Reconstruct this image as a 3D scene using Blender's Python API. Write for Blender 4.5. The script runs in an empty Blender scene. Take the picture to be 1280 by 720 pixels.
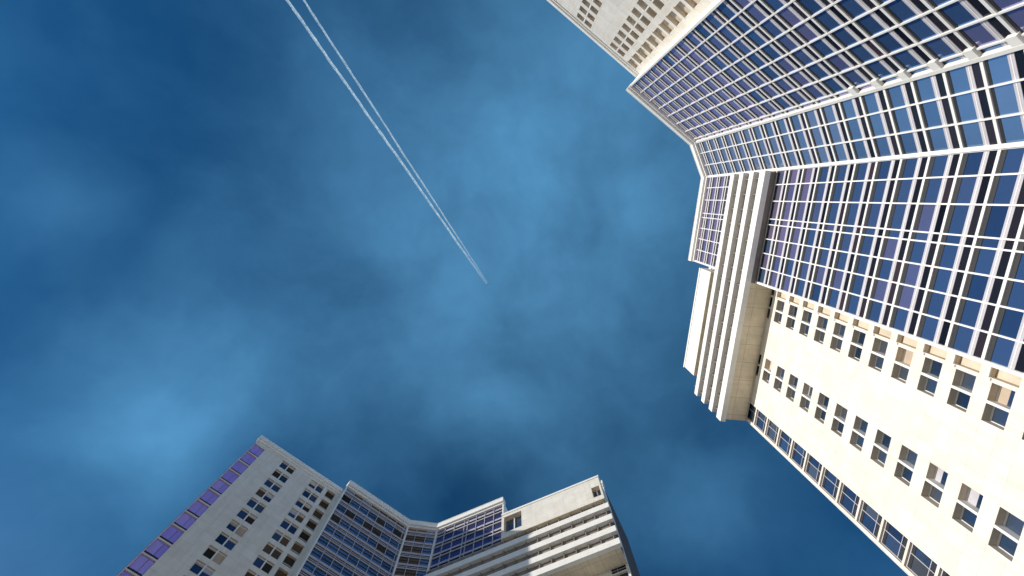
import bpy, math, random
from mathutils import Vector
R = math.radians
random.seed(7)
SC = bpy.context.scene
COL = SC.collection

# ------------------------------------------------------------------ camera
EYE = 1.6
TILT = math.atan2(114, 585)          # camera looks 11 degrees off the zenith
cam_d = bpy.data.cameras.new('camera')
cam = bpy.data.objects.new('camera', cam_d)
COL.objects.link(cam)
cam_d.sensor_width = 36.0
cam_d.lens = 36.0 * 585 / 1280
cam_d.clip_start = 0.1
cam_d.clip_end = 60000
cam.location = (0, 0, EYE)
cam.rotation_euler = (math.pi - TILT, 0, 0)
SC.camera = cam

# ------------------------------------------------------------------ light
SUN_AZ, SUN_EL = R(191.0), R(14.5)
sdir = Vector((math.cos(SUN_AZ) * math.cos(SUN_EL), math.sin(SUN_AZ) * math.cos(SUN_EL), math.sin(SUN_EL)))
sun_d = bpy.data.lights.new('sun', 'SUN')
sun_d.energy = 4.4
sun_d.angle = R(0.5)
sun_d.color = (1.0, 0.935, 0.82)
sun = bpy.data.objects.new('sun', sun_d)
COL.objects.link(sun)
sun.rotation_euler = (-sdir).to_track_quat('-Z', 'Y').to_euler()
sun.location = sdir * 300

SC.view_settings.view_transform = 'Standard'
SC.view_settings.look = 'None'
SC.view_settings.exposure = 0.0
SC.view_settings.gamma = 1
SC.view_settings.use_curve_mapping = False

W = bpy.data.worlds.new('World')
SC.world = W
W.use_nodes = True


def pix_dir(px, py):                 # the world direction seen at a photo pixel (for siting the clouds in the sky)
    c, s = math.cos(TILT), math.sin(TILT)
    v = Vector((px - 640, -(360 - py) * c + 585 * s, (360 - py) * s + 585 * c))
    return v.normalized()


def build_world():
    nt = W.node_tree
    N, L = nt.nodes, nt.links
    N.clear()
    out = N.new('ShaderNodeOutputWorld')
    bg = N.new('ShaderNodeBackground')
    sky = N.new('ShaderNodeTexSky')
    sky.sky_type = 'NISHITA'
    sky.sun_disc = False
    sky.sun_elevation = SUN_EL
    sky.sun_rotation = math.atan2(sdir.x, sdir.y)
    sky.altitude = 900
    sky.air_density = 1.0
    sky.dust_density = 0.3
    sky.ozone_density = 2.6
    tc = N.new('ShaderNodeTexCoord')

    def math_(op, a, b=None, c=None, clamp=False):
        n = N.new('ShaderNodeMath'); n.operation = op; n.use_clamp = clamp
        for i, v in enumerate((a, b, c)):
            if v is None: continue
            if isinstance(v, (int, float)): n.inputs[i].default_value = v
            else: L.new(v, n.inputs[i])
        return n.outputs[0]
    # warped direction, so that the thin clouds have ragged outlines
    nz = N.new('ShaderNodeTexNoise'); nz.inputs['Scale'].default_value = 2.6; nz.inputs['Detail'].default_value = 5
    L.new(tc.outputs['Generated'], nz.inputs['Vector'])
    sub = N.new('ShaderNodeVectorMath'); sub.operation = 'SUBTRACT'
    L.new(nz.outputs['Color'], sub.inputs[0]); sub.inputs[1].default_value = (0.5, 0.5, 0.5)
    mad = N.new('ShaderNodeVectorMath'); mad.operation = 'MULTIPLY_ADD'
    L.new(sub.outputs[0], mad.inputs[0]); mad.inputs[1].default_value = (0.20, 0.20, 0.20)
    L.new(tc.outputs['Generated'], mad.inputs[2])
    warped = mad.outputs[0]

    def blob(px, py, rad, amt):
        dst = N.new('ShaderNodeVectorMath'); dst.operation = 'DISTANCE'
        L.new(warped, dst.inputs[0]); dst.inputs[1].default_value = pix_dir(px, py)
        mr = N.new('ShaderNodeMapRange'); mr.interpolation_type = 'SMOOTHSTEP'
        L.new(dst.outputs['Value'], mr.inputs['Value'])
        mr.inputs['From Min'].default_value = 0.0; mr.inputs['From Max'].default_value = rad
        mr.inputs['To Min'].default_value = amt; mr.inputs['To Max'].default_value = 0.0
        return mr.outputs['Result']
    veil = None
    for b in CLOUDS:
        o = blob(*b)
        veil = o if veil is None else math_('ADD', veil, o)
    n2 = N.new('ShaderNodeTexNoise'); n2.inputs['Scale'].default_value = 4.5; n2.inputs['Detail'].default_value = 7; n2.inputs['Roughness'].default_value = 0.55
    L.new(warped, n2.inputs['Vector'])
    var = math_('MULTIPLY_ADD', n2.outputs['Fac'], 1.0, 0.5)
    veil = math_('MULTIPLY', veil, var)
    veil = math_('ADD', veil, math_('MULTIPLY_ADD', n2.outputs['Fac'], 0.22, -0.085))
    veil = math_('MAXIMUM', veil, 0.0)
    # the clear air, a deep polarised blue, varied by large patches of thicker and thinner air
    n3 = N.new('ShaderNodeTexNoise'); n3.inputs['Scale'].default_value = 1.9; n3.inputs['Detail'].default_value = 3
    L.new(warped, n3.inputs['Vector'])
    hs = N.new('ShaderNodeMix'); hs.data_type = 'RGBA'; hs.blend_type = 'MULTIPLY'; hs.inputs[0].default_value = 1.0
    L.new(sky.outputs[0], hs.inputs[6])
    # the overhead air is the deep polarised blue, paling to plain sky lower down
    sep = N.new('ShaderNodeSeparateXYZ'); L.new(tc.outputs['Generated'], sep.inputs[0])
    low = N.new('ShaderNodeMapRange'); low.interpolation_type = 'SMOOTHSTEP'
    low.inputs['From Min'].default_value = 0.30; low.inputs['From Max'].default_value = 0.66
    L.new(sep.outputs['Z'], low.inputs['Value'])
    tn = N.new('ShaderNodeMix'); tn.data_type = 'RGBA'
    L.new(low.outputs[0], tn.inputs[0]); tn.inputs[6].default_value = (0.85, 0.95, 1.1, 1); tn.inputs[7].default_value = SKY_TINT
    L.new(tn.outputs[2], hs.inputs[7])
    dm = N.new('ShaderNodeMix'); dm.data_type = 'RGBA'; dm.blend_type = 'MULTIPLY'; dm.inputs[0].default_value = 1.0
    L.new(hs.outputs[2], dm.inputs[6])
    k = math_('MULTIPLY_ADD', n3.outputs['Fac'], 0.4, 0.77)
    comb = N.new('ShaderNodeCombineColor')
    for i in range(3): L.new(k, comb.inputs[i])
    L.new(comb.outputs[0], dm.inputs[7])
    mix = N.new('ShaderNodeMix'); mix.data_type = 'RGBA'
    L.new(veil, mix.inputs[0]); mix.clamp_factor = True
    L.new(dm.outputs[2], mix.inputs[6]); mix.inputs[7].default_value = CLOUD_COL
    L.new(mix.outputs[2], bg.inputs['Color'])
    bg.inputs['Strength'].default_value = 0.13
    L.new(bg.outputs[0], out.inputs[0])


SKY_TINT = (0.10, 0.43, 0.62, 1)
CLOUD_COL = (1.4, 4.35, 7.6, 1)
CLOUDS = [(200, 470, 0.25, 0.27), (185, 600, 0.22, 0.16), (75, 265, 0.12, 0.14), (500, 350, 0.52, 0.26),
          (600, 530, 0.15, 0.17), (860, 620, 0.18, 0.12), (790, 300, 0.60, 0.25), (20, 640, 0.26, 0.10),
          (700, 100, 0.52, 0.24), (430, 60, 0.28, 0.08), (690, 580, 0.26, 0.13), (420, 560, 0.28, 0.09)]
build_world()

# ------------------------------------------------------------------ materials


def new_mat(name):
    m = bpy.data.materials.new(name)
    m.use_nodes = True
    return m, m.node_tree.nodes, m.node_tree.links, m.node_tree.nodes['Principled BSDF']


def stone(name, col, rough=0.75, joints=None, var=0.12, stain=0.0, spec=0.3):
    m, N, L, P = new_mat(name)
    P.inputs['Roughness'].default_value = rough
    P.inputs['Specular IOR Level'].default_value = spec
    uv = N.new('ShaderNodeUVMap'); uv.uv_map = 'uv'
    nz = N.new('ShaderNodeTexNoise'); nz.inputs['Scale'].default_value = 0.45; nz.inputs['Detail'].default_value = 8; nz.inputs['Roughness'].default_value = 0.65
    L.new(uv.outputs[0], nz.inputs['Vector'])
    mr = N.new('ShaderNodeMapRange')
    mr.inputs['From Min'].default_value = 0.3; mr.inputs['From Max'].default_value = 0.7
    mr.inputs['To Min'].default_value = 1 - var; mr.inputs['To Max'].default_value = 1 + var * 0.4
    L.new(nz.outputs['Fac'], mr.inputs['Value'])
    cur = mr.outputs['Result']

    def mul(a, b):
        n = N.new('ShaderNodeMath'); n.operation = 'MULTIPLY'
        L.new(a, n.inputs[0]); L.new(b, n.inputs[1])
        return n.outputs[0]
    if stain > 0:                    # rain streaks: noise stretched down the wall
        mp = N.new('ShaderNodeMapping'); mp.inputs['Scale'].default_value = (1.6, 0.09, 1)
        L.new(uv.outputs[0], mp.inputs['Vector'])
        n2 = N.new('ShaderNodeTexNoise'); n2.inputs['Scale'].default_value = 1.0; n2.inputs['Detail'].default_value = 5
        L.new(mp.outputs[0], n2.inputs['Vector'])
        m2 = N.new('ShaderNodeMapRange'); m2.inputs['From Min'].default_value = 0.5; m2.inputs['From Max'].default_value = 0.75
        m2.inputs['To Min'].default_value = 1; m2.inputs['To Max'].default_value = 1 - stain
        L.new(n2.outputs['Fac'], m2.inputs['Value'])
        cur = mul(cur, m2.outputs['Result'])
    mix = N.new('ShaderNodeMix'); mix.data_type = 'RGBA'; mix.blend_type = 'MULTIPLY'; mix.inputs[0].default_value = 1
    comb = N.new('ShaderNodeCombineColor')
    for i in range(3): L.new(cur, comb.inputs[i])
    if joints:
        br = N.new('ShaderNodeTexBrick')
        br.offset = 0.0
        br.inputs['Scale'].default_value = 1
        br.inputs['Brick Width'].default_value = joints[0]; br.inputs['Row Height'].default_value = joints[1]
        br.inputs['Mortar Size'].default_value = joints[2]
        br.inputs['Color1'].default_value = (*col, 1)
        br.inputs['Color2'].default_value = (col[0] * .93, col[1] * .92, col[2] * .9, 1)
        br.inputs['Mortar'].default_value = (col[0] * .55, col[1] * .52, col[2] * .48, 1)
        L.new(uv.outputs[0], br.inputs['Vector'])
        L.new(br.outputs['Color'], mix.inputs[6])
    else:
        mix.inputs[6].default_value = (*col, 1)
    L.new(comb.outputs[0], mix.inputs[7])
    L.new(mix.outputs[2], P.inputs['Base Color'])
    return m


def glass(name, c1, c2, c3, rough=0.06, metal=0.75, wav=0.02):
    m, N, L, P = new_mat(name)
    at = N.new('ShaderNodeAttribute'); at.attribute_name = 'tint'
    cr = N.new('ShaderNodeValToRGB')
    cr.color_ramp.elements[0].color = (*c1, 1); cr.color_ramp.elements[1].color = (*c3, 1)
    e = cr.color_ramp.elements.new(0.5); e.color = (*c2, 1)
    L.new(at.outputs['Fac'], cr.inputs[0])
    L.new(cr.outputs[0], P.inputs['Base Color'])
    P.inputs['Metallic'].default_value = metal
    P.inputs['Roughness'].default_value = rough
    P.inputs['IOR'].default_value = 1.6
    uv = N.new('ShaderNodeUVMap'); uv.uv_map = 'uv'
    nz = N.new('ShaderNodeTexNoise'); nz.inputs['Scale'].default_value = 0.7; nz.inputs['Detail'].default_value = 2
    L.new(uv.outputs[0], nz.inputs['Vector'])
    bp = N.new('ShaderNodeBump'); bp.inputs['Strength'].default_value = 0.25; bp.inputs['Distance'].default_value = wav
    L.new(nz.outputs['Fac'], bp.inputs['Height'])
    L.new(bp.outputs[0], P.inputs['Normal'])
    return m


M = {
    'stone': stone('pale_stone_cladding', (0.80, 0.765, 0.70), joints=(2.6, 1.72, 0.010), stain=0.12),
    'trim': stone('white_painted_concrete', (0.84, 0.82, 0.78), rough=0.6, var=0.08, stain=0.06),
    'frame': stone('white_aluminium', (0.80, 0.79, 0.78), rough=0.45, var=0.05),
    'gasket_and_shade': stone('black_gasket_and_shade', (0.03, 0.03, 0.035), rough=0.5),  # black window bars, and the shade painted under the transoms
    'violet_trim': stone('violet_painted_frame', (0.34, 0.27, 0.66), rough=0.5),
    'pane_steel': glass('pale_steel_blue_glass', (0.16, 0.27, 0.44), (0.26, 0.40, 0.60), (0.36, 0.44, 0.62)),
    'pane_navy': glass('navy_glass', (0.03, 0.05, 0.18), (0.06, 0.09, 0.30), (0.14, 0.14, 0.34)),
    'grey': stone('grey_aluminium', (0.52, 0.50, 0.55), rough=0.4, var=0.15),
    'soffit': stone('beige_soffit_render', (0.80, 0.70, 0.54), joints=(3.2, 2.4, 0.03), var=0.18, stain=0.15),
    'tan': stone('tan_reveal_render', (0.66, 0.57, 0.46), var=0.2, stain=0.15),
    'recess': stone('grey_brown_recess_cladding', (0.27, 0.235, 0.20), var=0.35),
    'side': stone('dark_brown_end_shade', (0.11, 0.09, 0.08), var=0.3),  # deep shade of the end faces, painted as dark brown
    'roof': stone('roof_gravel', (0.3, 0.29, 0.27), rough=0.9, var=0.3),
    'blind': stone('tan_roller_blind', (0.50, 0.40, 0.31), var=0.15),
    'pane': glass('coated_blue_glass', (0.05, 0.12, 0.27), (0.13, 0.24, 0.46), (0.50, 0.38, 0.62)),
    'spandrel': glass('dark_spandrel_glass', (0.012, 0.012, 0.02), (0.03, 0.03, 0.04), (0.09, 0.06, 0.07), rough=0.12, metal=0.55),
    'win': glass('window_glass', (0.04, 0.08, 0.16), (0.09, 0.16, 0.30), (0.18, 0.20, 0.24), metal=0.7),
    'brown': glass('brown_glass_and_warm_reflection', (0.05, 0.035, 0.02), (0.14, 0.09, 0.05), (0.30, 0.16, 0.08), metal=0.6, rough=0.15),  # brown panes; on the curtain wall they paint in warm reflections
    'violet': glass('violet_coated_glass', (0.38, 0.30, 0.88), (0.46, 0.36, 0.93), (0.54, 0.42, 0.94), metal=0.15, rough=0.3),
    'paving': stone('pale_paving', (0.46, 0.42, 0.36), rough=0.9, joints=(0.6, 0.6, 0.01), var=0.15),
}

# ------------------------------------------------------------------ mesh helpers


class Frame:
    """a facade frame: x along the facade, y out towards the plaza, z height above the eye"""

    def __init__(s, O, X, Y, dz=0.0):
        s.O, s.X, s.Y, s.dz = O, X, Y, dz

    def p(s, x, y, z=0.0):
        return (s.O[0] + s.X[0] * x + s.Y[0] * y, s.O[1] + s.X[1] * x + s.Y[1] * y, z + EYE + s.dz)


class MB:
    def __init__(s, base=(0, 0)):
        s.v, s.f, s.m, s.uv, s.t, s.mats, s.base = [], [], [], [], [], [], base

    def mi(s, mat):
        if mat not in s.mats: s.mats.append(mat)
        return s.mats.index(mat)

    def quad(s, pts, mat, uvs=None, tint=0.5):
        n = len(s.v)
        for p in pts: s.v.append((p[0] - s.base[0], p[1] - s.base[1], p[2]))
        s.f.append(tuple(range(n, n + len(pts))))
        s.m.append(s.mi(mat)); s.t.append(tint)
        s.uv.append(uvs if uvs else [(0, 0)] * len(pts))

    def box(s, F, x0, x1, y0, y1, z0, z1, mat, tint=0.5, yb=None):
        """yb = (y0 at x1, y1 at x1) when the box tapers along x"""
        a0, a1 = y0, y1
        b0, b1 = yb if yb else (y0, y1)
        g = lambda x, y, z: (F.p(x, y, z))
        P = lambda i, j, k: g((x0, x1)[i], ((a0, a1), (b0, b1))[i][j], (z0, z1)[k])
        q = s.quad
        q([P(0, 1, 0), P(1, 1, 0), P(1, 1, 1), P(0, 1, 1)], mat, [(x0, z0), (x1, z0), (x1, z1), (x0, z1)], tint)
        q([P(1, 0, 0), P(0, 0, 0), P(0, 0, 1), P(1, 0, 1)], mat, [(x1, z0), (x0, z0), (x0, z1), (x1, z1)], tint)
        q([P(0, 0, 0), P(0, 1, 0), P(0, 1, 1), P(0, 0, 1)], mat, [(a0, z0), (a1, z0), (a1, z1), (a0, z1)], tint)
        q([P(1, 1, 0), P(1, 0, 0), P(1, 0, 1), P(1, 1, 1)], mat, [(b1, z0), (b0, z0), (b0, z1), (b1, z1)], tint)
        q([P(0, 0, 1), P(0, 1, 1), P(1, 1, 1), P(1, 0, 1)], mat, [(x0, a0), (x0, a1), (x1, b1), (x1, b0)], tint)
        q([P(0, 1, 0), P(0, 0, 0), P(1, 0, 0), P(1, 1, 0)], mat, [(x0, a1), (x0, a0), (x1, b0), (x1, b1)], tint)

    def prism(s, pts, z0, z1, mat, top=None):
        """closed vertical prism over plan points"""
        d = 0
        n = len(pts)
        for i in range(n):
            a, b = pts[i], pts[(i + 1) % n]
            l = math.hypot(b[0] - a[0], b[1] - a[1])
            s.quad([(a[0], a[1], z0), (b[0], b[1], z0), (b[0], b[1], z1), (a[0], a[1], z1)], mat, [(d, z0), (d + l, z0), (d + l, z1), (d, z1)])
            d += l
        s.quad([(p[0], p[1], z1) for p in pts], top or mat, [(p[0], p[1]) for p in pts])
        s.quad([(p[0], p[1], z0) for p in reversed(pts)], mat, [(p[0], p[1]) for p in reversed(pts)])

    def build(s, name, parent=None, weld=True, label=None):
        me = bpy.data.meshes.new(name)
        me.from_pydata(s.v, [], s.f)
        ul = me.uv_layers.new(name='uv')
        k = 0
        for fi, uvs in enumerate(s.uv):
            for u in uvs:
                ul.data[k].uv = u
                k += 1
        at = me.attributes.new('tint', 'FLOAT', 'FACE')
        at.data.foreach_set('value', s.t)
        for m in s.mats: me.materials.append(M[m] if isinstance(m, str) else m)
        me.polygons.foreach_set('material_index', s.m)
        import bmesh
        bm = bmesh.new(); bm.from_mesh(me)
        if weld: bmesh.ops.remove_doubles(bm, verts=bm.verts, dist=1e-5)
        bmesh.ops.recalc_face_normals(bm, faces=bm.faces)
        bm.to_mesh(me); bm.free()
        o = bpy.data.objects.new(name, me)
        COL.objects.link(o)
        if parent: o.parent = parent
        if label: o['label'] = label
        return o


def wall_panel(mb, F, x0, x1, z0, z1, y, cols, mat, reveal):
    """a wall skin with real openings: cols = [(xa, xb, [(za, zb), ...], depth)]"""
    cols = sorted(cols)
    x = x0
    q = lambda a, b, c, d: mb.quad([F.p(a, y, c), F.p(b, y, c), F.p(b, y, d), F.p(a, y, d)], mat, [(a, c), (b, c), (b, d), (a, d)])
    for xa, xb, rows, dep in cols:
        if xa > x: q(x, xa, z0, z1)
        z = z0
        for za, zb in rows:
            if za > z: q(xa, xb, z, za)
            yb = y - dep
            mb.quad([F.p(xa, y, za), F.p(xa, yb, za), F.p(xa, yb, zb), F.p(xa, y, zb)], reveal, [(0, za), (dep, za), (dep, zb), (0, zb)])
            mb.quad([F.p(xb, yb, za), F.p(xb, y, za), F.p(xb, y, zb), F.p(xb, yb, zb)], reveal, [(dep, za), (0, za), (0, zb), (dep, zb)])
            mb.quad([F.p(xa, yb, zb), F.p(xb, yb, zb), F.p(xb, y, zb), F.p(xa, y, zb)], reveal, [(xa, 0), (xb, 0), (xb, dep), (xa, dep)])
            mb.quad([F.p(xa, y, za), F.p(xb, y, za), F.p(xb, yb, za), F.p(xa, yb, za)], reveal, [(xa, 0), (xb, 0), (xb, dep), (xa, dep)])
            z = zb
        if z < z1: q(xa, xb, z, z1)
        x = xb
    if x < x1: q(x, x1, z0, z1)


CT, ST = math.cos(TILT), math.sin(TILT)


def to_pix(p):
    x, y, z = p[0], p[1], p[2] - EYE
    d = y * ST + z * CT
    if d <= 0.01: return None
    u = -y * CT + z * ST
    return 640 + 585 * x / d, 360 - 585 * u / d


def seen_area(pts):
    q = [to_pix(p) for p in pts]
    if any(a is None for a in q): return 0
    if all(a[0] < 0 or a[0] > 1280 or a[1] < 0 or a[1] > 720 for a in q): return 0
    return abs(sum(q[i][0] * q[(i + 1) % len(q)][1] - q[(i + 1) % len(q)][0] * q[i][1] for i in range(len(q)))) / 2


# ------------------------------------------------------------------ the ground
g = MB()
S_ = 4000
g.quad([(-S_, -S_, 0), (S_, -S_, 0), (S_, S_, 0), (-S_, S_, 0)], 'paving', [(-S_, -S_), (S_, -S_), (S_, S_), (-S_, S_)])
go = g.build('ground'); go['kind'] = 'structure'

# ------------------------------------------------------------------ the towers
FLOOR = 3.44
Z0 = 41.5 - 12 * FLOOR                # lowest floor line above the eye
NF = 31
ROOF = 104.0


def floor_z(k): return Z0 + k * FLOOR


BOX_COLS = [0.0, 2.35, 4.9, 7.7, 8.6, 10.9, 13.2, 15.6, 18.05]
CHAM_COLS = [0.0, 2.63, 5.27, 7.9]
WING_COLS = [0.0, 0.85, 3.3, 5.75, 8.2, 10.65, 13.15, 15.65, 18.05]


def build_tower(name, C, ang, mirror, opt):
    ax = R(ang)
    X = (math.cos(ax), math.sin(ax))
    s = -1 if mirror else 1
    Y = (math.cos(ax + s * math.pi / 2), math.sin(ax + s * math.pi / 2))
    FB = Frame(C, X, Y)                                        # the wing that carries the banded box

    def l2w(v): return (X[0] * v[0] + Y[0] * v[1], X[1] * v[0] + Y[1] * v[1])
    a, b = opt['turns']
    cx = (math.cos(a), math.sin(a))
    Dl = (cx[0] * opt['cham'], cx[1] * opt['cham'])
    wx = (math.cos(b), math.sin(b))
    Dw = l2w(Dl); D = (C[0] + Dw[0], C[1] + Dw[1])
    FC = Frame(C, l2w(cx), l2w((cx[1], -cx[0])), 0.004)         # the narrow middle face
    FW = Frame(D, l2w(wx), l2w((wx[1], -wx[0])), -0.004)        # the other wing
    base = FC.p(3.9, -9)[:2]
    root = bpy.data.objects.new(name, None)
    COL.objects.link(root)
    root.location = (base[0], base[1], 0)
    root['label'] = opt['label']; root['category'] = 'skyscraper'
    new = lambda: MB(base)
    G = -EYE

    # --- structural body behind the skins
    body = new()
    P = lambda F, x, y: F.p(x, y)[:2]
    core = [P(FW, 0, -.3), P(FC, 4, -.3), P(FB, 0, -.3), P(FB, 18.15, -.3), P(FB, 18.15, -18), P(FB, -3, -19.5), P(FW, -3, -19.5), P(FW, 18.15, -18), P(FW, 18.15, -.3)]
    body.prism(core, 0.0, ROOF - 1.2 + EYE, 'stone', 'roof')
    body.prism([P(FB, 18.16, -3.75), P(FB, 42.55, -3.75), P(FB, 42.55, -18), P(FB, 18.16, -18)], 0.0, 98.6 + EYE, 'side' if mirror else 'stone', 'roof')  # mirrored tower: end shade put into the colour
    body.prism([P(FW, 18.16, -3.75), P(FW, opt['wing_cols'][3], -3.75), P(FW, opt['wing_cols'][3], -18), P(FW, 18.16, -18)], 0.0, 102.9 + EYE, 'stone', 'roof')
    body.build('building_body', root)

    # --- glazed bays
    bays, frames = [], {}
    for F, cols, tag, wing in ((FB, BOX_COLS, 'b', 0), (FC, [c_ * opt['cham'] / 7.9 for c_ in CHAM_COLS], 'c', 1), (FW, WING_COLS, 'w', 2)):
        fr = new()
        fm = opt['frame_' + tag]
        x0, x1 = cols[0], cols[-1]
        ztop = ROOF - 1.3
        for i, x in enumerate(cols):
            hw = opt['mull']
            if x == x0 or x == x1: hw = 0.13
            xx = x + (0.13 if x == x0 else 0)
            fr.box(F, xx - hw, xx + hw, -.05, .2, G, ztop, fm)
        for k in range(NF):
            z = floor_z(k)
            if z > ztop - .3: break
            fr.box(F, x0, x1, -.05, .15, z + .03, z + .31, fm)
            fr.box(F, x0, x1, -.05, .02, z - (.36 if tag == 'b' else .22), z - .002, 'gasket_and_shade')  # transom's shadow on the pane heads, built as a dark strip
            fr.box(F, x0, x1, -.02, .04, z + 1.12, z + 1.64, 'grey')
            fr.box(F, x0, x1, -.02, .06, z + 1.34, z + 1.42, fm)
            if opt['dense'] and tag != 'b':
                fr.box(F, x0, x1, -.02, .05, z + 2.35, z + 2.55, 'gasket_and_shade')
                fr.box(F, x0, x1, -.02, .03, z + .66, z + .84, 'grey')
            if tag == 'w' and z < 56 and not mirror:                           # stepped ledges beside the inner corner
                fr.box(F, 0.0, 1.15, .02, .40, z - .10, z + .75, 'trim')
            zt = min(z + FLOOR, ztop)
            for x_a, x_b in zip(cols, cols[1:]):
                hi = [F.p(x_a, 0, z), F.p(x_b, 0, z), F.p(x_b, 0, zt), F.p(x_a, 0, zt)]
                ar = seen_area(hi)
                if tag == 'b' and opt['box_z0'] - 1 < z < 87: ar = 0     # behind the box
                # tint paints reflections in: varied by bay and floor run, paler violet higher up
                t = min(1, max(0, random.gauss(opt['tint_' + tag], 0.13) + 0.30 * max(0, math.sin(k * 1.05 + wing * 2.1)) ** 2 + 0.055 * max(0, k - 14)))
                gm = opt['pane_' + tag]
                if opt['dense'] and tag == 'w':
                    t = min(1, max(0, random.gauss(.4, .3)))
                    if k > 25 and random.random() < .5 - .05 * (x_a < 3): gm = 'brown'  # warm reflections on the upper floors, painted as brown panes
                if tag == 'c' and opt['cham_brown'] and x_a < 2.7 * 2 and x_a > 2.4: gm = 'brown'  # brown columns paint in the warm reflection on the middle face
                bays.append((ar, F, x_a, x_b, z, zt, t, gm))
        fr.build('curtain_wall_frame', root)
    # white posts where the three faces meet, run on to the ground
    post = new()
    for F, xs in ((FB, (0.0,)), (FW, (0.0,))):
        for x in xs:
            post.box(F, x - .2, x + .2, -.1, .42, G, ROOF - 1.35, 'trim')
    post.box(FB, 17.95, 18.25, -3.7, .36, G, ROOF - 1.3, 'trim')
    post.box(FW, 17.95, 18.25, -3.7, .36, G, ROOF - 1.3, 'trim')
    post.build('corner_post', root)

    bays.sort(key=lambda q: -q[0])

    def vision(mb, F, xa, xb, z, zt, t, gm):
        mb.box(F, xa + .06, xb - .06, -.12, -.02 + random.uniform(-.006, .006), z + 1.62, zt - .0, gm, t)

    def spandrel(mb, F, xa, xb, z, zt, t, gm):
        mb.box(F, xa + .06, xb - .06, -.12, -.025, z + .34, z + 1.16, 'spandrel', min(1, max(0, random.gauss(.45, .25))))
    rest_v, rest_s = new(), new()
    for i, (ar, F, xa, xb, z, zt, t, gm) in enumerate(bays):
        if i < 100 and ar > 0:
            v = new(); vision(v, F, xa, xb, z, zt, t, gm); vo = v.build('curtain_wall_pane', root)
            if zt - z > 1.3:
                q = new(); spandrel(q, F, xa, xb, z, zt, t, gm); q.build('spandrel_pane', vo)
        else:
            vision(rest_v, F, xa, xb, z, zt, t, gm); spandrel(rest_s, F, xa, xb, z, zt, t, gm)
    o = rest_v.build('curtain_wall_panes', root, weld=False); o['kind'] = 'stuff'
    o = rest_s.build('spandrel_panes', root, weld=False); o['kind'] = 'stuff'

    # --- masonry ends with recessed window pairs
    YW = -2.65
    wins, strips = [], []
    for F, tag in ((FB, 'b'), (FW, 'w')):
        ztop = 99.0 if tag == 'b' else 103.0
        zs = [floor_z(k) for k in range(0, NF) if floor_z(k) + 1.5 < ztop and floor_z(k) > -1]
        rows = [(z - opt['open'][0], z + opt['open'][1]) for z in zs]
        if tag == 'b':
            pairs = [(20.35, 23.95), (30.3, 34.05)]; niche = (18.9, 19.95); strip = (39.2, 42.1); end = 42.5
        else:
            pairs, niche, strip, end = opt['wing_cols']
        cols = [(p[0], p[1], rows, opt['reveal']) for p in pairs]
        cols.append((niche[0], niche[1], [(z - .75, z + 1.75) for z in zs if z + 1.8 < ztop], .55))
        srow = [(z - 2.0, z + 1.15) for z in zs if z > 3]
        cols.append((strip[0], strip[1], srow, .28))
        wp = new()
        wall_panel(wp, F, 18.15, end, G, ztop, YW, cols, 'stone', 'tan')
        # end return of the wall and the white edge trim
        wp.box(F, end - .02, end + .04, YW - 1.1, YW + .10, G, ztop, 'trim' if not (tag == 'w' and mirror) else 'violet_trim')
        wp.box(F, strip[0] - .16, strip[0] - .04, YW - .02, YW + .06, G, ztop, 'trim')
        # small console under every niche
        for z in zs:
            wp.box(F, niche[1] + .05, niche[1] + .28, YW + .003, YW + .13, z + 1.55, z + 1.92, 'trim')
            wp.box(F, niche[0] - .1, niche[1] + .05, YW + .003, YW + .07, z + 1.78, z + 1.93, 'trim')
        wp.build('stone_wall', root)
        cp = new()
        cp.box(F, 18.3, end + .25, YW - 1.0, YW + .5, ztop, ztop + 1.1, 'trim')
        cp.box(F, 18.3, end + .1, YW - .9, YW + .22, ztop - .5, ztop - .002, 'trim')
        cp.build('wall_coping', root)
        for p in pairs:
            for za, zb in rows:
                c4 = [F.p(p[0], YW, za), F.p(p[1], YW, za), F.p(p[1], YW, zb), F.p(p[0], YW, zb)]
                ar = seen_area(c4)
                if tag == 'b' and za > opt['box_z0'] - 3: ar = 0
                wins.append((ar, F, p[0], p[1], za, zb, YW - opt['reveal'], 'pair', tag))
        for z in zs:
            if z + 1.8 >= ztop: continue
            za, zb = z - .75, z + 1.75
            c4 = [F.p(niche[0], YW, za), F.p(niche[1], YW, za), F.p(niche[1], YW, zb), F.p(niche[0], YW, zb)]
            strips.append((seen_area(c4), F, niche[0], niche[1], za, zb, YW - .55, 'niche', tag))
        for za, zb in srow:
            c4 = [F.p(strip[0], YW, za), F.p(strip[1], YW, za), F.p(strip[1], YW, zb), F.p(strip[0], YW, zb)]
            wins.append((seen_area(c4), F, strip[0], strip[1], za, zb, YW - .28, 'strip', tag))

    def window_frame(mb, F, xa, xb, za, zb, y, kind, tag):
        sg = opt['strip_glass'] if tag == 'w' else 'win'
        w = .07
        c = 'frame' if kind != 'strip' else ('grey' if sg == 'win' else 'violet_trim')
        mb.box(F, xa, xb, y - .02, y + .06, zb - .16, zb, c)
        mb.box(F, xa, xb, y - .02, y + .06, za, za + w, c)
        mb.box(F, xa, xa + w, y - .02, y + .058, za + w, zb - .16, c)
        mb.box(F, xb - w, xb, y - .02, y + .058, za + w, zb - .16, c)
        if kind == 'pair':
            xm = (xa + xb) / 2
            mb.box(F, xm - .13, xm + .13, y - .02, YW + .004, za + .003, zb - .003, 'trim')
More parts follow.
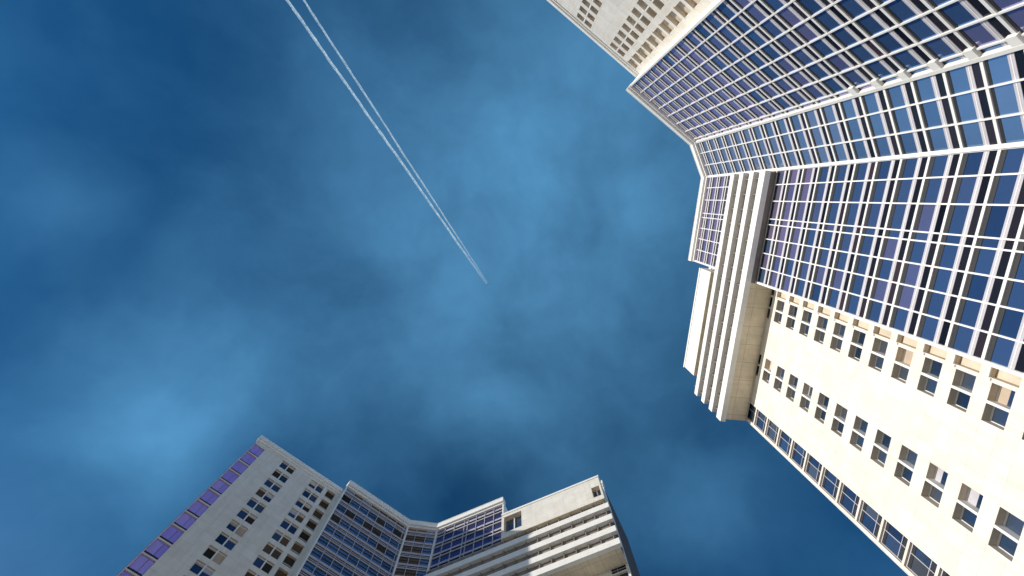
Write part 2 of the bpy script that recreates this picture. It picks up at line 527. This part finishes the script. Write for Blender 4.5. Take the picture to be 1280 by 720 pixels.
        if kind == 'strip':
            xm = xa + (xb - xa) * .42
            if sg == 'win':
                mb.box(F, xm - .04, xm + .04, y - .02, y + .07, za, zb - .003, 'grey')
                mb.box(F, xa, xb, y - .02, y + .075, za + .75, za + .82, 'grey')
                mb.box(F, xa, xb, y - .02, y + .05, zb - .55, zb - .17, 'gasket_and_shade')
                mb.box(F, xa, xb, y - .02, y + .05, za + .08, za + .6, 'gasket_and_shade')
            else:
                mb.box(F, xa, xb, y - .02, y + .075, za, za + .5, 'gasket_and_shade')

    def window_panes(F, xa, xb, za, zb, y, kind, tag):
        out = []
        mat = 'win'
        if kind == 'strip': mat = opt['strip_glass'] if tag == 'w' else 'win'
        xm = (xa + xb) / 2 if kind == 'pair' else xa + (xb - xa) * .42
        for x_a, x_b in ((xa + .07, xm - .04), (xm + .04, xb - .07)):
            m_ = mat
            if kind == 'pair':
                r_ = random.random()
                if r_ < opt['blinds']: m_ = 'blind'
                elif r_ < opt['blinds'] + opt['brown']: m_ = 'brown'
            out.append((F, x_a, x_b, y - .03, y + .01, za + .07, zb - .16, m_, random.random()))
            if kind == 'pair' and m_ != 'blind' and random.random() < opt['drawn']:
                out.append((F, x_a + .02, x_b - .02, y + .012, y + .025, zb - random.choice((.35, .5, .8, 1.0)), zb - .17, random.choice(('blind', 'tan', 'grey')), .5))
        return out
    wins.sort(key=lambda q: -q[0])
    rf, rp = new(), new()
    npair = {'pair': 0, 'strip': 0}
    for ar, F, xa, xb, za, zb, y, kind, tag in wins:
        ps = window_panes(F, xa, xb, za, zb, y, kind, tag)
        if ar > 0 and sum(npair.values()) < 100:
            npair[kind] += 1
            wf = new(); window_frame(wf, F, xa, xb, za, zb, y, kind, tag)
            wo = wf.build('window', root)
            for p in ps:
                pm = new(); pm.box(*p[:8], p[8]); pm.build('pane', wo)
        else:
            window_frame(rf, F, xa, xb, za, zb, y, kind, tag)
            for p in ps: rp.box(*p[:8], p[8])
    rw = rf.build('windows', root, weld=False); rw['kind'] = 'stuff'
    rpp = rp.build('panes', rw, weld=False); rpp['kind'] = 'stuff'
    nb = new(); nw = new()
    for ar, F, xa, xb, za, zb, y, kind, tag in strips:
        if tag == 'w' and opt['wing_niche_glass']:
            nw.box(F, xa + .03, xb - .03, y - .03, y, za + .03, zb - .03, 'brown', random.random())
            nw.box(F, xa + .03, xb - .03, y - .02, y + .07, za + .7, za + .85, 'tan')
        else:
            nb.box(F, xa + .02, xb - .02, y - .03, y, za + .02, zb - .02, 'tan')
    nb.build('niche_panel', root, weld=False)['kind'] = 'stuff'
    if opt['wing_niche_glass']:
        nw.build('niche_glazing', root, weld=False)['kind'] = 'stuff'

    # --- the heavy white parapet that follows the glazed recess
    def ring(yo):
        # offset of the three glazed faces by yo, mitred
        def isect(F1, F2):
            import numpy as np
            p1 = np.array(F1.p(0, yo)[:2]); p2 = np.array(F2.p(0, yo)[:2])
            A = np.array([[F1.X[0], -F2.X[0]], [F1.X[1], -F2.X[1]]])
            t = np.linalg.solve(A, p2 - p1)
            return tuple(p1 + np.array(F1.X) * t[0])
        return [F_[:2] for F_ in (FW.p(18.3, yo), )] + [isect(FW, FC), isect(FC, FB)] + [FB.p(18.3, yo)[:2]]
    pr = new()

    def band(y0, y1, z0, z1, mat):
        a_, b_ = ring(y0), ring(y1)
        d = 0
        for i in range(3):
            l = math.dist(a_[i], a_[i + 1])
            A0, A1, B0, B1 = a_[i], a_[i + 1], b_[i], b_[i + 1]
            zz0, zz1 = z0 + EYE, z1 + EYE
            pr.quad([(*B0, zz0), (*B1, zz0), (*B1, zz1), (*B0, zz1)], mat, [(d, z0), (d + l, z0), (d + l, z1), (d, z1)])
            pr.quad([(*A1, zz0), (*A0, zz0), (*A0, zz1), (*A1, zz1)], mat, [(d + l, z0), (d, z0), (d, z1), (d + l, z1)])
            pr.quad([(*A0, zz1), (*B0, zz1), (*B1, zz1), (*A1, zz1)], mat, [(d, 0), (d, 1), (d + l, 1), (d + l, 0)])
            pr.quad([(*A0, zz0), (*A1, zz0), (*B1, zz0), (*B0, zz0)], mat, [(d, 0), (d + l, 0), (d + l, 1), (d, 1)])
            d += l
        for e in (0, 3):
            A0, B0 = a_[e], b_[e]
            pr.quad([(*A0, z0 + EYE), (*B0, z0 + EYE), (*B0, z1 + EYE), (*A0, z1 + EYE)], mat, [(0, 0), (1, 0), (1, 1), (0, 1)])
    band(-.6, .95, ROOF - 1.25, ROOF, 'trim')
    band(-.2, .55, ROOF - 1.75, ROOF - 1.253, 'trim')
    band(-.7, 1.02, ROOF + .003, ROOF + .16, 'trim')
    pr.build('parapet', root)

    # --- the projecting box with its white bands
    zb0, ztp = opt['box_z0'], opt['box_top']
    yA, yB = opt['box_y']                                      # front line at x = 0 and at x = 43

    def yf(x): return yA + (yB - yA) * x / 43.0
    bx = new()
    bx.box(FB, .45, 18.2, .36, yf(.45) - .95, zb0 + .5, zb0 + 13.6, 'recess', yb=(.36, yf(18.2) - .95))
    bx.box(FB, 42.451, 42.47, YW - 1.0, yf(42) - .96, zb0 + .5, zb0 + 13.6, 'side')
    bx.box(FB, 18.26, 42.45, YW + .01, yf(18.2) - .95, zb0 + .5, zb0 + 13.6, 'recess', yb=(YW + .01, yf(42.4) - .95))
    # upright fins that divide the recessed galleries
    x = 1.4
    while x < 42.3:
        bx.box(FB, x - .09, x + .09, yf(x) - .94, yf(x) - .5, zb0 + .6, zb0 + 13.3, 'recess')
        x += 2.54
    bx.build('box_body', root)
    for i, (h0, h1) in enumerate(opt['bands']):
        bd = new()
        bd.box(FB, .3 + i * .004, 43.0, yf(0) - .9, yf(0), h0, h1, 'trim', yb=(yf(43) - .9, yf(43)))
        bd.build('white_band', root)
    up = new()
    zz0 = opt['bands'][-1][1]
    u0, u1 = 18.7, opt['upper_end']
    zup0 = zz0 + 1.7
    cols = [(a_, b_, [(c_, d_)], 1.2) for a_, b_, c_, d_ in opt['upper_openings']]
    YU = yf(30) + .0
    wall_panel(up, FB, u0, u1, zup0, ztp - .5, YU - .01, cols, 'trim' if not mirror else 'stone', 'tan')
    for a_, b_, c_, d_ in opt['upper_openings']:
        up.box(FB, a_ + .01, b_ - .01, YU - 1.26, YU - 1.2, c_ + .01, d_ - .01, 'win', .7)
        up.box(FB, (a_ + b_) / 2 - .1, (a_ + b_) / 2 + .1, YU - 1.18, YU - .9, c_ + .01, d_ - .01, 'trim')
    up.box(FB, u0 + .01, u1 - .01, YW + .02, YU - 1.3, zup0, ztp - .5, 'stone')
    up.box(FB, u0, u0 + .25, YU - 1.31, YU - .012, zup0 + .002, ztp - .5, 'stone')
    up.box(FB, u1 - .25, u1 - .0, YU - 1.31, YU - .012, zup0 + .002, ztp - .5, 'stone')
    up.box(FB, u0, u1 + .003, YW + .02, YU - .02, zup0 - .12, zup0 - .002, 'soffit')
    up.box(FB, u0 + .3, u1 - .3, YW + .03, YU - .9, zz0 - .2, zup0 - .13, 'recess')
    up.box(FB, u0 - .05, u1 + .15, YU - 1.6, YU + .12, ztp - .5, ztp, 'trim')
    up.build('upper_storey', root)
    so = new()
    so.box(FB, 18.3, 42.6, YW + .015, yf(18.3) - .91, zb0 + .02, zb0 + .49, 'soffit', yb=(YW + .015, yf(42.6) - .91))
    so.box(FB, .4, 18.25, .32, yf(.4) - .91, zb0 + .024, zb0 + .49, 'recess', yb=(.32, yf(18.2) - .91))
    so.build('soffit', root)
    return root


towerA = build_tower('office_tower', (42.2 * math.cos(R(-5.7)), 42.2 * math.sin(R(-5.7))), 94.8, False, dict(
    label='sunlit cream tower with large blue glass grid filling the right side of the frame',
    open=(.60, 1.40), reveal=.8, drawn=.12, dense=False, turns=(R(151.6), R(123.2)), cham=7.9, cham_brown=False, mull=.078, frame_b='frame', frame_c='frame', frame_w='frame',
    pane_b='pane', pane_c='pane_steel', pane_w='pane', tint_b=.32, tint_c=.30, tint_w=.40,
    wing_cols=([(22.95, 26.5), (31.5, 35.1)], (19.5, 21.6), (40.4, 42.45), 42.85),
    box_z0=75.9, box_top=94.7, box_y=(2.1, 2.0), bands=[(75.8, 77.5), (79.4, 80.8), (82.9, 84.3), (86.3, 87.7)],
    upper_end=39.9, upper_openings=[], strip_glass='win', blinds=.04, brown=.01, wing_niche_glass=False))
towerB = build_tower('office_tower', (-18.51, 81.6), -24.5, True, dict(
    label='distant grey tower at the bottom edge with violet glass corner and sunlit striped wing',
    open=(.70, 1.65), reveal=.45, drawn=.4, dense=True, turns=(R(147.3), R(117.6)), cham=7.5, cham_brown=True, mull=.06, frame_b='grey', frame_c='grey', frame_w='grey',
    pane_b='pane_navy', pane_c='pane_steel', pane_w='pane_steel', tint_b=.30, tint_c=.50, tint_w=.35,
    wing_cols=([(22.4, 25.95), (30.5, 34.1)], (19.3, 21.4), (39.0, 41.6), 41.8),
    box_z0=74.9, box_top=96.0, box_y=(2.1, 2.1), bands=[(74.8, 76.2), (78.1, 79.5), (81.5, 82.9), (85.0, 86.4)],
    upper_end=42.6, upper_openings=[(19.3, 23.6, 89.6, 94.6), (40.4, 42.2, 89.3, 92.6)], strip_glass='violet', blinds=.04, brown=.32, wing_niche_glass=True))

# ------------------------------------------------------------------ the jet and its two trails
ALT = 9000.0


def sky_point(px, py, alt=ALT):
    d = pix_dir(px, py)
    return d * ((alt - EYE) / d.z) + Vector((0, 0, EYE))


def trail_mat(name, dens):
    m, N, L, P = new_mat(name)
    N.remove(P)
    out = [n for n in N if n.type == 'OUTPUT_MATERIAL'][0]
    uv = N.new('ShaderNodeUVMap'); uv.uv_map = 'uv'
    sx = N.new('ShaderNodeSeparateXYZ'); L.new(uv.outputs[0], sx.inputs[0])
    nz = N.new('ShaderNodeTexNoise'); nz.inputs['Scale'].default_value = 60; nz.inputs['Detail'].default_value = 4
    mp = N.new('ShaderNodeMapping'); mp.inputs['Scale'].default_value = (1, 0.03, 1)
    L.new(uv.outputs[0], mp.inputs[0]); L.new(mp.outputs[0], nz.inputs['Vector'])
    mr = N.new('ShaderNodeMapRange'); mr.inputs['From Min'].default_value = .3; mr.inputs['From Max'].default_value = .7
    mr.inputs['To Min'].default_value = dens * .55; mr.inputs['To Max'].default_value = dens * 1.15
    L.new(nz.outputs['Fac'], mr.inputs['Value'])
    fd = N.new('ShaderNodeMapRange'); fd.inputs['From Min'].default_value = 0; fd.inputs['From Max'].default_value = .16
    fd.inputs['To Min'].default_value = .35; fd.inputs['To Max'].default_value = 1
    L.new(sx.outputs[0], fd.inputs['Value'])
    mu = N.new('ShaderNodeMath'); mu.operation = 'MULTIPLY'; mu.use_clamp = True
    L.new(mr.outputs[0], mu.inputs[0]); L.new(fd.outputs[0], mu.inputs[1])
    df = N.new('ShaderNodeBsdfDiffuse'); df.inputs[0].default_value = (.72, .88, .98, 1)
    tl = N.new('ShaderNodeBsdfTranslucent'); tl.inputs[0].default_value = (.72, .88, .98, 1)
    a = N.new('ShaderNodeMixShader'); a.inputs[0].default_value = .6
    L.new(df.outputs[0], a.inputs[1]); L.new(tl.outputs[0], a.inputs[2])
    tr = N.new('ShaderNodeBsdfTransparent')
    b = N.new('ShaderNodeMixShader')
    L.new(mu.outputs[0], b.inputs[0]); L.new(tr.outputs[0], b.inputs[1]); L.new(a.outputs[0], b.inputs[2])
    L.new(b.outputs[0], out.inputs['Surface'])
    return m


def trail(p0, p1, r0, r1, mat, seed, label):
    rnd = random.Random(seed)
    d = (p1 - p0); n = 240; seg = 8
    t = d.normalized(); up = Vector((0, 0, 1)); sd = t.cross(up).normalized()
    mb = MB((p0.x, p0.y))
    rings = []
    w = 0.0; wob = 0.0
    for i in range(n + 1):
        f = i / n
        w = w * .7 + rnd.uniform(-.18, .18)
        wob = wob * .9 + rnd.uniform(-.12, .12)
        r = (r0 + (r1 - r0) * f ** .6) * (1 + w * .6)
        c = p0 + d * f + sd * wob * r
        rings.append([c + (sd * math.cos(2 * math.pi * k / seg) + up * math.sin(2 * math.pi * k / seg)) * r for k in range(seg)])
    for i in range(n):
        for k in range(seg):
            k2 = (k + 1) % seg
            mb.quad([rings[i][k], rings[i + 1][k], rings[i + 1][k2], rings[i][k2]], mat,
                    [(i / n, k / seg), ((i + 1) / n, k / seg), ((i + 1) / n, (k + 1) / seg), (i / n, (k + 1) / seg)])
    mb.v = [(v[0], v[1], v[2] - p0.z) for v in mb.v]
    o = mb.build('contrail', weld=True)
    o.location = p0
    o['label'] = label; o['category'] = 'contrail'; o['group'] = 'twin white condensation trails behind the jet'
    for pl in o.data.polygons: pl.use_smooth = True
    o.visible_shadow = False              # a thin trail nine kilometres up throws no shadow on the plaza or itself
    return o


M['trail_thick'] = trail_mat('dense_condensation_trail', .75)
M['trail_thin'] = trail_mat('thin_condensation_trail', .62)
tipL, farL = sky_point(608.0, 354.8), sky_point(359 - 247 * .35, -352 * .35)
tipR, farR = sky_point(609.3, 353.6), sky_point(380 - 230 * .35, -352 * .35)
trail(tipL, farL, 12, 26, 'trail_thick', 3, 'thicker brighter white contrail, the left one of the pair crossing the blue sky')
trail(tipR, farR, 9, 20, 'trail_thin', 5, 'thinner fainter white contrail, the right one of the pair crossing the blue sky')


def jet(pos, heading):
    mt, N, L, P = new_mat('white_aircraft_paint')
    P.inputs['Base Color'].default_value = (.8, .82, .85, 1); P.inputs['Roughness'].default_value = .35
    M['jet'] = mt
    root = bpy.data.objects.new('jet_airliner', None); COL.objects.link(root)
    root.location = pos; root.rotation_euler = (0, 0, heading)
    root['label'] = 'tiny pale jet airliner at the lower tip of the twin white trails'; root['category'] = 'airplane'
    fu = MB(); seg = 12
    prof = [(-26, .3, 1.2), (-22, 1.2, .7), (-15, 2.2, .2), (-5, 2.6, 0), (12, 2.6, 0), (19, 2.3, -.1), (23, 1.4, -.4), (25, .4, -.7)]
    rg = [[(x, r * math.cos(2 * math.pi * k / seg), z + r * math.sin(2 * math.pi * k / seg)) for k in range(seg)] for x, r, z in prof]
    for a, b in zip(rg, rg[1:]):
        for k in range(seg): fu.quad([a[k], b[k], b[(k + 1) % seg], a[(k + 1) % seg]], 'jet')
    fu.quad(rg[0], 'jet'); fu.quad(list(reversed(rg[-1])), 'jet')
    fu.build('fuselage', root)

    def slab(name, pts, th, vertical=False):
        m = MB()
        if vertical:
            lo = [(x, -th, z) for x, z in pts]; hi = [(x, th, z) for x, z in pts]
        else:
            lo = [(x, y, z - th) for x, y, z in pts]; hi = [(x, y, z + th) for x, y, z in pts]
        n = len(pts)
        m.quad(hi, 'jet'); m.quad(list(reversed(lo)), 'jet')
        for i in range(n): m.quad([lo[i], lo[(i + 1) % n], hi[(i + 1) % n], hi[i]], 'jet')
        return m.build(name, root)
    for s in (1, -1):
        slab('wing', [(7, s * 2, -1), (-1.5, s * 2, -1), (-6.5, s * 25, .6), (-4, s * 25, .6)], .28)
        slab('tailplane', [(-19, s * .8, 1.4), (-23.5, s * .8, 1.4), (-26, s * 9, 1.8), (-24, s * 9, 1.8)], .15)
        e = MB(); seg = 10
        rr = [[(x, s * 9 + r * math.cos(2 * math.pi * k / seg), -2.6 + r * math.sin(2 * math.pi * k / seg)) for k in range(seg)] for x, r in ((6.5, 1.3), (5.5, 1.6), (2.5, 1.5), (.5, .9))]
        for a, b in zip(rr, rr[1:]):
            for k in range(seg): e.quad([a[k], b[k], b[(k + 1) % seg], a[(k + 1) % seg]], 'jet')
        e.quad(rr[0], 'jet'); e.quad(list(reversed(rr[-1])), 'jet')
        e.build('engine', root)
    slab('tail_fin', [(-17, 2), (-23, 9.5), (-26, 9.5), (-25, 1.5)], .2, True)
    return root


dv = (tipL - farL)
jet(sky_point(609.5, 356.0), math.atan2(dv.y, dv.x))
